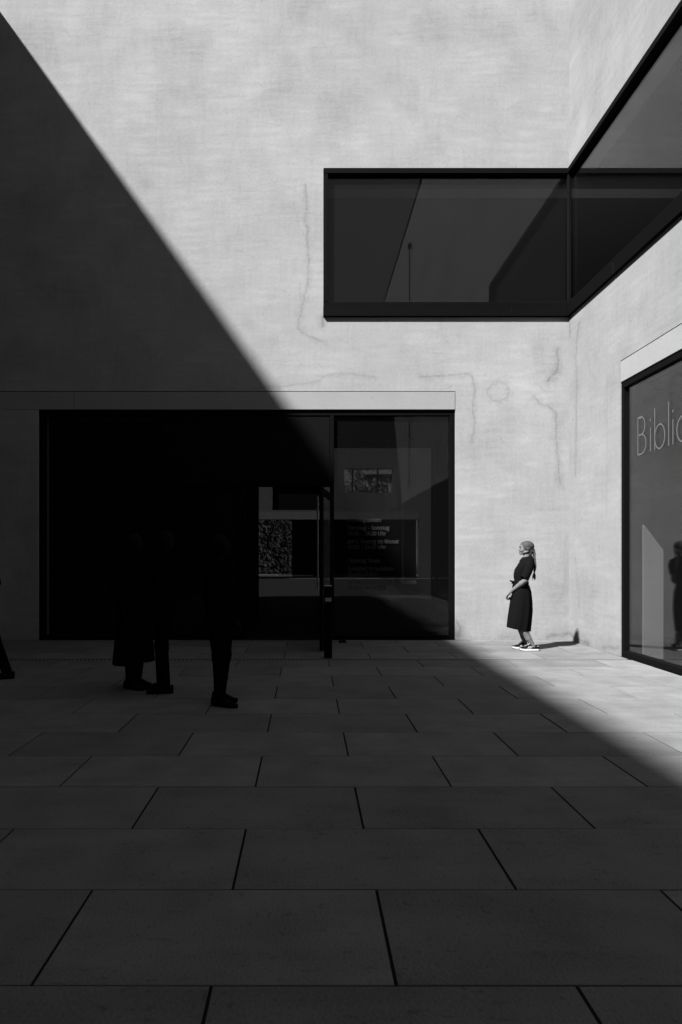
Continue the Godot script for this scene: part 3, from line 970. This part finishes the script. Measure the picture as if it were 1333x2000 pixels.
# ---------------------------------------------------------------- people
func head_prims(o: Vector3, s := 1.0) -> Array:
	var P := func(x: float, y: float, z: float) -> Vector3: return o + Vector3(x, y, z) * s
	var R := func(x: float, y: float, z: float) -> Vector3: return Vector3(x, y, z) * s
	var out := [
		["e", P.call(0.0, 0.125, 0), R.call(0.095, 0.085, 0.073)],
		["e", P.call(-0.045, 0.085, 0), R.call(0.062, 0.082, 0.06)],
		["e", P.call(-0.086, 0.022, 0), R.call(0.02, 0.018, 0.022)],
		["c", P.call(-0.075, 0.022, 0.015), P.call(-0.015, 0.045, 0.05), 0.016 * s, 0.02 * s],
		["c", P.call(-0.075, 0.022, -0.015), P.call(-0.015, 0.045, -0.05), 0.016 * s, 0.02 * s],
		["c", P.call(-0.098, 0.108, 0), P.call(-0.119, 0.0775, 0), 0.006 * s, 0.0088 * s],
		["e", P.call(-0.110, 0.071, 0.008), R.call(0.009, 0.006, 0.007)],
		["e", P.call(-0.110, 0.071, -0.008), R.call(0.009, 0.006, 0.007)],
		["e", P.call(-0.100, 0.0505, 0), R.call(0.011, 0.006, 0.019)],
		["e", P.call(-0.098, 0.0385, 0), R.call(0.011, 0.0065, 0.017)],
		["e", P.call(-0.070, 0.070, 0.032), R.call(0.026, 0.026, 0.022)],
		["e", P.call(-0.070, 0.070, -0.032), R.call(0.026, 0.026, 0.022)],
		["e", P.call(-0.088, 0.124, 0), R.call(0.018, 0.014, 0.045)],
		["x", P.call(-0.103, 0.1035, 0.029), R.call(0.014, 0.0075, 0.013)],
		["x", P.call(-0.103, 0.1035, -0.029), R.call(0.014, 0.0075, 0.013)],
		["e", P.call(-0.087, 0.103, 0.029), R.call(0.011, 0.0095, 0.011)],
		["e", P.call(-0.087, 0.103, -0.029), R.call(0.011, 0.0095, 0.011)],
		["e", P.call(0.008, 0.068, 0.070), R.call(0.016, 0.029, 0.010)],
		["e", P.call(0.008, 0.068, -0.070), R.call(0.016, 0.029, 0.010)],
		["c", P.call(0.012, 0.05, 0), P.call(0.0, -0.06, 0), 0.048 * s, 0.054 * s],
	]
	return out

func ring(y_front: float, y_back: float, xf: float, xb: float, hw: float, n: int, fold: float, ph: float) -> Array:
	var out := []
	var cx := (xf + xb) / 2.0
	var a := (xb - xf) / 2.0
	for i in n:
		var t := TAU * i / n
		var c := cos(t)
		var s := sin(t)
		var m := 1.0 + fold * (sin(7.0 * t + ph) * 0.6 + sin(12.0 * t + ph * 1.7) * 0.4) * (1.0 - 0.75 * c * c)
		var ex := signf(c) * pow(absf(c), 0.9)
		var ez := signf(s) * pow(absf(s), 0.9)
		out.append(Vector3(cx + a * ex * m, lerpf(y_front, y_back, 0.5 + 0.5 * c), hw * ez * m))
	return out

func shoe(parent: Node3D, heel: float, toe: float, z: float, yaw: float) -> void:
	var L := heel - toe
	var pv := Vector3((heel + toe) / 2.0, 0, z)
	var at := func(s: float, y: float, w: float) -> Vector3: return pv + Basis(Vector3.UP, yaw) * Vector3((0.5 - s) * L, y, w)
	var width := func(s: float) -> float:
		return 0.047 * pow(clampf(sin(PI * clampf(0.04 + s * 0.93, 0.0, 1.0)), 0.0, 1.0), 0.42) * (0.80 + 0.22 * smoothstep(0.2, 0.72, s))
	var height := func(s: float) -> float:
		if s < 0.30: return lerpf(0.085, 0.074, s / 0.30)
		if s < 0.42: return lerpf(0.074, 0.098, (s - 0.30) / 0.12)
		return lerpf(0.098, 0.046, smoothstep(0.42, 0.98, s))
	var rows := []
	var sole := []
	for i in 25:
		var s := 0.012 + i / 24.0 * 0.976
		var w: float = width.call(s)
		var h: float = height.call(s)
		var r := []
		for k in 14:
			var t := PI * k / 13.0
			r.append(at.call(s, 0.028 + (h - 0.028) * pow(maxf(sin(t), 0.0), 0.7), w * 0.94 * signf(cos(t)) * pow(absf(cos(t)), 0.6)))
		rows.append(r)
		var lift := 0.010 * smoothstep(0.78, 1.0, s)
		var w2 := w + 0.004
		sole.append([at.call(s, lift, -w2 * 0.95), at.call(s, 0.006 + lift, -w2), at.call(s, 0.031 + lift * 0.6, -w2), at.call(s, 0.034, 0), at.call(s, 0.031 + lift * 0.6, w2), at.call(s, 0.006 + lift, w2), at.call(s, lift, w2 * 0.95)])
	var up := put(parent, "shoe", loft(rows), M.suede)
	put(up, "sole", loft(sole), M.white)
	# three slanted stripes on each flank
	for side in [-1.0, 1.0]:
		for i in 3:
			var rs := []
			for k in 6:
				var f := k / 5.0
				var s := 0.36 + 0.075 * i + 0.10 * (1.0 - f) - 0.02
				var y := lerpf(0.034, 0.072, f)
				var hs: float = height.call(s)
				var wz := func(ss: float) -> float:
					var hh: float = height.call(ss)
					var sn := pow(clampf((y - 0.028) / (hh - 0.028), 0.0, 1.0), 1.0 / 0.7)
					return width.call(ss) * 0.94 * pow(sqrt(maxf(1.0 - sn * sn, 0.0)), 0.6) + 0.0025
				if hs > 0.0:
					rs.append([at.call(s, y, side * wz.call(s)), at.call(s + 0.042, y, side * wz.call(s + 0.042)), at.call(s + 0.042, y, side * (wz.call(s + 0.042) - 0.004)), at.call(s, y, side * (wz.call(s) - 0.004))])
			put(up, "stripe", loft(rs), M.white)
	# laces across the instep, the collar edge and the bow
	for i in 5:
		var s := 0.47 + i * 0.062
		var h: float = height.call(s)
		var w: float = width.call(s) * 0.62
		var zig := 0.018 * (1 if i % 2 == 0 else -1)
		put(up, "lace", tube([at.call(s + zig, h - 0.014, -w), at.call(s, h + 0.004, 0), at.call(s - zig, h - 0.014, w)], [0.005, 0.006, 0.005], 7), M.white)
	put(up, "lace_bow", joined([tube([at.call(0.46, 0.1, 0), at.call(0.49, 0.118, 0.022), at.call(0.545, 0.098, 0.038)], [0.0045, 0.006, 0.004], 6),
		tube([at.call(0.46, 0.1, 0), at.call(0.50, 0.116, -0.022), at.call(0.55, 0.094, -0.036)], [0.0045, 0.006, 0.004], 6)]), M.white)
	var edge := []
	for i in 9:
		var s := 0.02 + 0.3 * i / 8.0
		edge.append(at.call(s, (height.call(s) as float) - 0.008 + 0.006 * sin(PI * i / 8.0) * -1.0, (width.call(s) as float) * 0.62))
	var er := []
	er.resize(edge.size())
	er.fill(0.0045)
	put(up, "collar_edge", tube(edge, er, 6), M.white)

func woman() -> void:
	var t := thing("person", "woman with long braid and black belted dress, hands clasped, facing left in sunlight", "person", Vector3(3.339, 0, -9.56), -0.16)
	var o := Vector3(-0.008, 1.437, 0)
	# ---- skin
	var limbs := [
		["c", Vector3(0.0, 1.40, 0), Vector3(0.0, 1.33, 0), 0.05, 0.06],
		["c", Vector3(-0.02, 1.30, 0.05), Vector3(-0.08, 1.1, 0.03), 0.07, 0.07],
		["c", Vector3(-0.02, 1.30, -0.05), Vector3(-0.08, 1.1, -0.03), 0.07, 0.07],
		["c", Vector3(-0.09, 1.05, 0), Vector3(-0.08, 0.85, 0), 0.075, 0.09],
	]
	for s: float in [1.0, -1.0]:
		var z0: float = 0.14 * s
		limbs.append(["c", Vector3(0.01, 1.295, 0.02 * s), Vector3(0.012, 1.295, z0), 0.05, 0.043])
		var el := Vector3(-0.052, 1.062, 0.195) if s > 0.0 else Vector3(-0.030, 1.05, -0.185)
		var wr := Vector3(-0.240, 0.888, 0.065) if s > 0.0 else Vector3(-0.195, 0.868, -0.045)
		limbs.append(["c", Vector3(0.012, 1.295, z0), el, 0.043, 0.037])
		limbs.append(["c", el, el.lerp(wr, 0.3), 0.038, 0.041])
		limbs.append(["c", el.lerp(wr, 0.3), wr, 0.041, 0.025])
		limbs.append(["c", wr, wr.lerp(el, -0.12), 0.025, 0.023])
	limbs.append_array([
		["c", Vector3(-0.08, 0.85, 0.07), Vector3(-0.075, 0.45, 0.085), 0.075, 0.056],
		["c", Vector3(-0.075, 0.45, 0.085), Vector3(-0.046, 0.285, 0.088), 0.054, 0.055],
		["c", Vector3(-0.046, 0.285, 0.088), Vector3(0.003, 0.185, 0.09), 0.055, 0.046],
		["c", Vector3(0.003, 0.185, 0.09), Vector3(0.072, 0.075, 0.09), 0.047, 0.028],
		["c", Vector3(0.072, 0.075, 0.09), Vector3(0.078, 0.05, 0.09), 0.028, 0.03],
		["c", Vector3(-0.08, 0.85, -0.07), Vector3(-0.09, 0.45, -0.085), 0.075, 0.056],
		["c", Vector3(-0.09, 0.45, -0.085), Vector3(-0.062, 0.285, -0.09), 0.054, 0.056],
		["c", Vector3(-0.062, 0.285, -0.09), Vector3(-0.037, 0.185, -0.092), 0.056, 0.045],
		["c", Vector3(-0.037, 0.185, -0.092), Vector3(-0.006, 0.08, -0.095), 0.045, 0.028],
		["c", Vector3(-0.006, 0.08, -0.095), Vector3(0.0, 0.05, -0.095), 0.028, 0.03],
	])
	var parts := [field_mesh(limbs, 0.011, 0.008), field_mesh(head_prims(o), 0.0036, 0.011)]
	for s: float in [1.0, -1.0]:
		# the left hand lies over the right; fingers close downwards and back
		var near: bool = s > 0.0
		var w := Vector3(-0.250, 0.876, 0.058) if s > 0.0 else Vector3(-0.206, 0.850, -0.036)
		var kn := Vector3(-0.300, 0.812, 0.036) if near else Vector3(-0.246, 0.785, -0.022)
		var h := [["c", w.lerp(Vector3(-0.05, 1.06, 0.195 * s), 0.12), w, 0.0255, 0.024]]
		for i in 4:
			var f := i / 3.0 - 0.5
			var across := Vector3(0.016, -0.010, -0.052) * f if near else Vector3(0.030, -0.028, 0.036) * f
			var b := kn + across
			h.append(["c", w + across * 0.5, b, 0.017, 0.0115])
			var len_f: float = [0.92, 1.0, 0.97, 0.8][i]
			var d1 := Vector3(-0.004, -0.036, -0.008) if near else Vector3(0.006, -0.034, 0.022)
			var d2 := Vector3(0.022, -0.016, -0.012) if near else Vector3(0.026, -0.004, 0.014)
			var d3 := Vector3(0.018, 0.004, -0.006) if near else Vector3(0.012, 0.014, 0.008)
			var m1: Vector3 = b + d1 * len_f
			var m2: Vector3 = m1 + d2 * len_f
			h.append(["c", b, m1, 0.0105, 0.0092])
			h.append(["c", m1, m2, 0.0092, 0.0085])
			h.append(["c", m2, m2 + d3 * len_f, 0.0085, 0.0075])
		var th := w + Vector3(0.006, -0.022, 0.016 * s)
		h.append(["c", w + Vector3(0.004, -0.004, 0.006 * s), th + Vector3(0.002, -0.022, 0.006 * s), 0.016, 0.0115])
		h.append(["c", th + Vector3(0.002, -0.022, 0.006 * s), th + Vector3(-0.006, -0.052, -0.004 * s), 0.011, 0.0085])
		parts.append(field_mesh(h, 0.004, 0.006))
	var body := put(t, "body", joined(parts), M.skin)
	for s: float in [1.0, -1.0]:
		put(body, "eyelashes", tube([o + Vector3(-0.100, 0.103, 0.018 * s), o + Vector3(-0.0985, 0.1065, 0.030 * s), o + Vector3(-0.093, 0.105, 0.040 * s), o + Vector3(-0.084, 0.101, 0.049 * s)], [0.003, 0.0045, 0.0045, 0.003], 6), M.dark_feature)
		put(body, "eyebrow", tube([o + Vector3(-0.1065, 0.124, 0.012 * s), o + Vector3(-0.104, 0.129, 0.026 * s), o + Vector3(-0.096, 0.130, 0.040 * s), o + Vector3(-0.084, 0.126, 0.052 * s)], [0.003, 0.004, 0.004, 0.003], 6), M.hair)
	put(body, "lips", tube([o + Vector3(-0.096, 0.0465, -0.021), o + Vector3(-0.110, 0.0445, 0), o + Vector3(-0.096, 0.0465, 0.021)], [0.002, 0.0038, 0.002], 6), M.lip)
	# ---- hair and braid
	var hp := [
		["e", o + Vector3(0.010, 0.128, 0), Vector3(0.102, 0.086, 0.081)],
		["e", o + Vector3(0.052, 0.065, 0), Vector3(0.056, 0.065, 0.060)],
		["p", o + Vector3(-0.083, 0.150, 0), Vector3(-0.80, -0.60, 0)],
		["e", o + Vector3(-0.020, 0.110, 0.062), Vector3(0.022, 0.034, 0.016)],
		["e", o + Vector3(-0.020, 0.110, -0.062), Vector3(0.022, 0.034, 0.016)],
		["c", o + Vector3(0.0, 0.085, 0.075), o + Vector3(0.06, 0.04, 0.045), 0.012, 0.016],
		["c", o + Vector3(0.0, 0.085, -0.075), o + Vector3(0.06, 0.04, -0.045), 0.012, 0.016],
	]
	for q: float in [1.0, -1.0]:
		hp.append(["e", o + Vector3(0.040, 0.030, 0.030 * q), Vector3(0.038, 0.055, 0.030)])
		hp.append(["e", o + Vector3(0.012, 0.088, 0.070 * q), Vector3(0.030, 0.022, 0.015)])
		for i in 6:      # wisps along the hairline
			var f := i / 5.0
			var p := o + Vector3(lerpf(-0.080, -0.022, f), lerpf(0.166, 0.082, f), q * lerpf(0.014, 0.068, pow(f, 0.6)))
			hp.append(["c", p + Vector3(0.022, 0.014, 0), p + Vector3(-0.010 + 0.004 * (i % 2), -0.012, 0.001 * q), 0.013, 0.003])
	var hr := put(t, "hair", field_mesh(hp, 0.0042, 0.010), M.hair)
	var line := [Vector3(0.088, 1.510, 0.01), Vector3(0.098, 1.46, 0.02), Vector3(0.096, 1.40, 0.028), Vector3(0.101, 1.345, 0.034), Vector3(0.110, 1.29, 0.036), Vector3(0.108, 1.24, 0.036), Vector3(0.098, 1.195, 0.034)]
	var bp := []
	for i in 21:
		var f := i / 20.0 * (line.size() - 1)
		var a := int(minf(f, line.size() - 1.001))
		var p: Vector3 = (line[a] as Vector3).lerp(line[a + 1], f - a)
		var r := lerpf(0.023, 0.0155, i / 20.0)
		var side := 1.0 if i % 2 == 0 else -1.0
		bp.append(["e", p + Vector3(0.006 * side, 0, 0.011 * side), Vector3(r * 0.78, r * 0.95, r * 0.8)])
	put(hr, "braid", field_mesh(bp, 0.0035, 0.004), M.hair)
	put(hr, "hair_tie", tube([Vector3(0.098, 1.198, 0.034), Vector3(0.097, 1.178, 0.034)], [0.0125, 0.0125], 10), M.dark_feature)
	var tail := []
	for i in 9:
		var a := TAU * i / 9.0
		var e := Vector3(0.092 + cos(a) * 0.026, 1.068 + 0.02 * sin(i * 2.3), 0.034 + sin(a) * 0.018)
		tail.append(tube([Vector3(0.097, 1.18, 0.034), Vector3(0.095, 1.13, 0.034) + Vector3(cos(a), 0, sin(a)) * 0.014, e], [0.007, 0.010, 0.0015], 6))
	put(hr, "braid_end", joined(tail), M.hair)
	# ---- dress
	var n := 64
	var rows := [
		ring(0.348, 0.292, -0.285, 0.040, 0.150, n, 0.02, 0.6),
		ring(0.343, 0.284, -0.300, 0.050, 0.165, n, 0.055, 0.6),
		ring(0.475, 0.470, -0.286, 0.068, 0.172, n, 0.05, 0.7),
		ring(0.60, 0.60, -0.268, 0.078, 0.175, n, 0.042, 0.8),
		ring(0.745, 0.745, -0.246, 0.073, 0.172, n, 0.032, 0.9),
		ring(0.87, 0.88, -0.218, 0.058, 0.164, n, 0.022, 1.0),
		ring(0.97, 0.96, -0.198, 0.036, 0.148, n, 0.014, 1.1),
		ring(1.015, 1.000, -0.186, 0.016, 0.126, n, 0.008, 1.2),
		ring(1.045, 1.035, -0.184, 0.014, 0.122, n, 0.004, 1.2),
		ring(1.09, 1.09, -0.194, 0.036, 0.128, n, 0.016, 1.6),
		ring(1.15, 1.15, -0.195, 0.056, 0.137, n, 0.012, 1.8),
		ring(1.22, 1.22, -0.178, 0.081, 0.147, n, 0.008, 2.0),
		ring(1.29, 1.29, -0.134, 0.093, 0.158, n, 0.0, 0.0),
		ring(1.335, 1.34, -0.106, 0.091, 0.158, n, 0.0, 0.0),
		ring(1.362, 1.375, -0.086, 0.080, 0.112, n, 0.0, 0.0),
		ring(1.380, 1.402, -0.066, 0.064, 0.068, n, 0.0, 0.0),
		ring(1.390, 1.412, -0.060, 0.056, 0.060, n, 0.0, 0.0),
		ring(1.372, 1.395, -0.050, 0.046, 0.050, n, 0.0, 0.0),
	]
	var dress := put(t, "dress", loft(rows), M.dress)
	var col := [
		ring(1.394, 1.424, -0.062, 0.058, 0.060, n, 0.0, 0.0),
		ring(1.399, 1.430, -0.069, 0.066, 0.067, n, 0.0, 0.0),
		ring(1.372, 1.402, -0.094, 0.084, 0.092, n, 0.0, 0.0),
		ring(1.340, 1.376, -0.116, 0.096, 0.118, n, 0.0, 0.0),
		ring(1.345, 1.378, -0.104, 0.088, 0.108, n, 0.0, 0.0),
	]
	put(dress, "collar", loft(col, false, false), M.dress)
	for s: float in [1.0, -1.0]:
		put(dress, "sleeve", tube([Vector3(0.012, 1.352, 0.085 * s), Vector3(0.014, 1.335, 0.13 * s), Vector3(0.005, 1.27, 0.158 * s), Vector3(-0.025, 1.18, 0.178 * s), Vector3(-0.062, 1.112, 0.192 * s), Vector3(-0.078, 1.082, 0.197 * s), Vector3(-0.074, 1.092, 0.197 * s)], [0.035, 0.06, 0.068, 0.064, 0.058, 0.056, 0.046], 18), M.dress)
	put(dress, "belt", loft([ring(1.010, 0.997, -0.188, 0.018, 0.128, n, 0.0, 0), ring(1.012, 0.999, -0.193, 0.023, 0.132, n, 0.0, 0), ring(1.046, 1.033, -0.192, 0.021, 0.129, n, 0.0, 0), ring(1.048, 1.035, -0.187, 0.016, 0.126, n, 0.0, 0)], false, false), M.dress)
	var b0 := Vector3(-0.198, 1.030, 0.01)
	put(dress, "belt_bow", field_mesh([["e", b0, Vector3(0.013, 0.014, 0.014)], ["c", b0, b0 + Vector3(-0.032, 0.006, 0.035), 0.008, 0.015], ["c", b0, b0 + Vector3(-0.040, 0.012, -0.03), 0.008, 0.013],
		["c", b0, b0 + Vector3(-0.026, -0.024, 0.02), 0.007, 0.010], ["c", b0, b0 + Vector3(-0.016, -0.085, 0.014), 0.006, 0.010], ["c", b0, b0 + Vector3(-0.006, -0.07, -0.012), 0.006, 0.009]], 0.005, 0.006), M.dress)
	shoe(t, 0.156, -0.132, 0.09, 0.02)
	shoe(t, 0.080, -0.205, -0.097, -0.04)

# plain figures in the shade: facing -x before the turn
func bystander(label: String, at: Vector3, turn: float, scale_h: float, stride: float, coat: bool, arms_front: bool, hair_long: bool) -> void:
	var t := thing("person", label, "person", at, turn)
	var s := scale_h / 1.70
	var o := Vector3(0.0, 1.485, 0) * s
	var V := func(x: float, y: float, z: float) -> Vector3: return Vector3(x, y, z) * s
	var skin := []
	var cloth := [
		["c", V.call(0.0, 1.36, 0.06), V.call(0.0, 1.05, 0.05), 0.105 * s, 0.105 * s],
		["c", V.call(0.0, 1.36, -0.06), V.call(0.0, 1.05, -0.05), 0.105 * s, 0.105 * s],
		["c", V.call(0.0, 1.05, 0.05), V.call(0.0, 0.88, 0.05), 0.105 * s, 0.12 * s],
		["c", V.call(0.0, 1.05, -0.05), V.call(0.0, 0.88, -0.05), 0.105 * s, 0.12 * s],
	]
	if coat:
		for q: float in [1.0, -1.0]:
			cloth.append(["c", V.call(0.0, 0.9, 0.06 * q), V.call(0.0, 0.20, 0.13 * q), 0.13 * s, 0.15 * s])
		cloth.append(["p", V.call(0, 0.27, 0), Vector3(0, -1, 0)])
	var legs := []
	var hands := []
	for q: float in [1.0, -1.0]:
		var el: Vector3 = V.call(-0.02 if arms_front else 0.03, 1.10, 0.245 * q)
		var wr: Vector3 = V.call(-0.15, 0.87, 0.07 * q) if arms_front else V.call(-0.02 + 0.05 * q, 0.86, 0.25 * q)
		cloth.append(["c", V.call(0.0, 1.38, 0.16 * q), el, 0.066 * s, 0.052 * s])
		cloth.append(["c", el, wr, 0.052 * s, 0.038 * s])
		var d := (wr - el).normalized()
		hands.append(["c", el, wr + d * 0.02 * s, 0.03 * s, 0.024 * s])
		for i in 4:
			var a := Vector3(0.018 * (i - 1.5), 0, 0.004 * (i - 1.5)) * s
			var b := wr + d * 0.09 * s + a
			hands.append(["c", wr + d * 0.03 * s + a * 0.5, b, 0.014 * s, 0.0105 * s])
			hands.append(["c", b, b + (d * 0.045 + Vector3(-0.016, -0.012, -0.01 * q)) * s * [0.85, 1.0, 0.95, 0.75][i], 0.0095 * s, 0.0075 * s])
		hands.append(["c", wr + d * 0.03 * s, wr + d * 0.075 * s + Vector3(-0.034, 0, 0) * s, 0.013 * s, 0.009 * s])
		var fx: float = stride * q
		legs.append(["c", V.call(0.0, 0.88, 0.085 * q), V.call(fx * 0.5 - 0.02, 0.48, 0.10 * q), 0.095 * s, 0.068 * s])
		legs.append(["c", V.call(fx * 0.5 - 0.02, 0.48, 0.10 * q), V.call(fx, 0.10, 0.105 * q), 0.068 * s, 0.056 * s])
		skin.append(["c", V.call(fx * 0.5 - 0.02, 0.48, 0.10 * q), V.call(fx, 0.07, 0.105 * q), 0.04 * s, 0.03 * s])
	skin.append(["c", V.call(0, 1.42, 0), V.call(0, 0.9, 0), 0.06 * s, 0.08 * s])
	for q: float in [1.0, -1.0]:
		skin.append(["c", V.call(0, 0.9, 0), V.call(stride * q * 0.5 - 0.02, 0.48, 0.10 * q), 0.06 * s, 0.04 * s])
		skin.append(["c", V.call(0, 1.38, 0), V.call(0.0, 1.38, 0.15 * q), 0.04 * s, 0.04 * s])
		skin.append(["c", V.call(0.0, 1.38, 0.15 * q), V.call(-0.02 if arms_front else 0.03, 1.10, 0.245 * q), 0.04 * s, 0.032 * s])
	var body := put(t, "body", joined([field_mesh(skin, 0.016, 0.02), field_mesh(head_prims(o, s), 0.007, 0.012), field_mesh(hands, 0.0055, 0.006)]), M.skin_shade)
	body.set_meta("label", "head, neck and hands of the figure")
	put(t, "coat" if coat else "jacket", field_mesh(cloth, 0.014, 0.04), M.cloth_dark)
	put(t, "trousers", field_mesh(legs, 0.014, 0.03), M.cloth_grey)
	var hp := [["e", o + V.call(0.012, 0.132, 0), V.call(0.102, 0.088, 0.082)], ["p", o + V.call(-0.078, 0.150, 0), Vector3(-0.85, -0.52, 0)], ["e", o + V.call(0.055, 0.075, 0), V.call(0.05, 0.065, 0.062)]]
	if hair_long:
		hp.append(["c", o + V.call(0.065, 0.06, 0.02), o + V.call(0.075, -0.13, 0.03), 0.055 * s, 0.05 * s])
		hp.append(["c", o + V.call(0.065, 0.06, -0.02), o + V.call(0.075, -0.13, -0.03), 0.055 * s, 0.05 * s])
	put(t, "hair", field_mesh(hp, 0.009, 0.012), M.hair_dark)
	for q: float in [1.0, -1.0]:
		var fx: float = stride * q * s
		var z: float = 0.105 * q * s
		var rows := []
		for i in 9:
			var f := i / 8.0
			var w := 0.045 * pow(sin(PI * (0.08 + f * 0.86)), 0.4)
			var h := lerpf(0.09, 0.045, smoothstep(0.3, 0.95, f))
			var r := []
			for k in 10:
				var a := TAU * k / 10.0
				r.append(Vector3(fx + 0.085 - 0.27 * f, h * 0.5 + h * 0.5 * sin(a), z + w * cos(a)))
			rows.append(r)
		put(t, "shoe", loft(rows), M.suede)

func bystanders() -> void:
	bystander("dark standing figure alone in deep shade, legs apart, hands held at the waist", Vector3(-0.83, 0, -6.08), PI * 0.87, 1.62, 0.06, false, true, false)
	bystander("dark figure in a long wide coat in the shade, standing left of the trousered one", Vector3(-1.87, 0, -6.85), PI * 0.85, 1.66, 0.05, true, false, true)
	bystander("dark figure in trousers in the shade, close to the long coated one", Vector3(-1.50, 0, -6.62), 0.1, 1.68, 0.03, false, true, false)
	bystander("dark figure walking at the left edge of the frame, mostly cut off", Vector3(-3.72, 0, -7.35), 0.2, 1.70, 0.24, false, false, true)
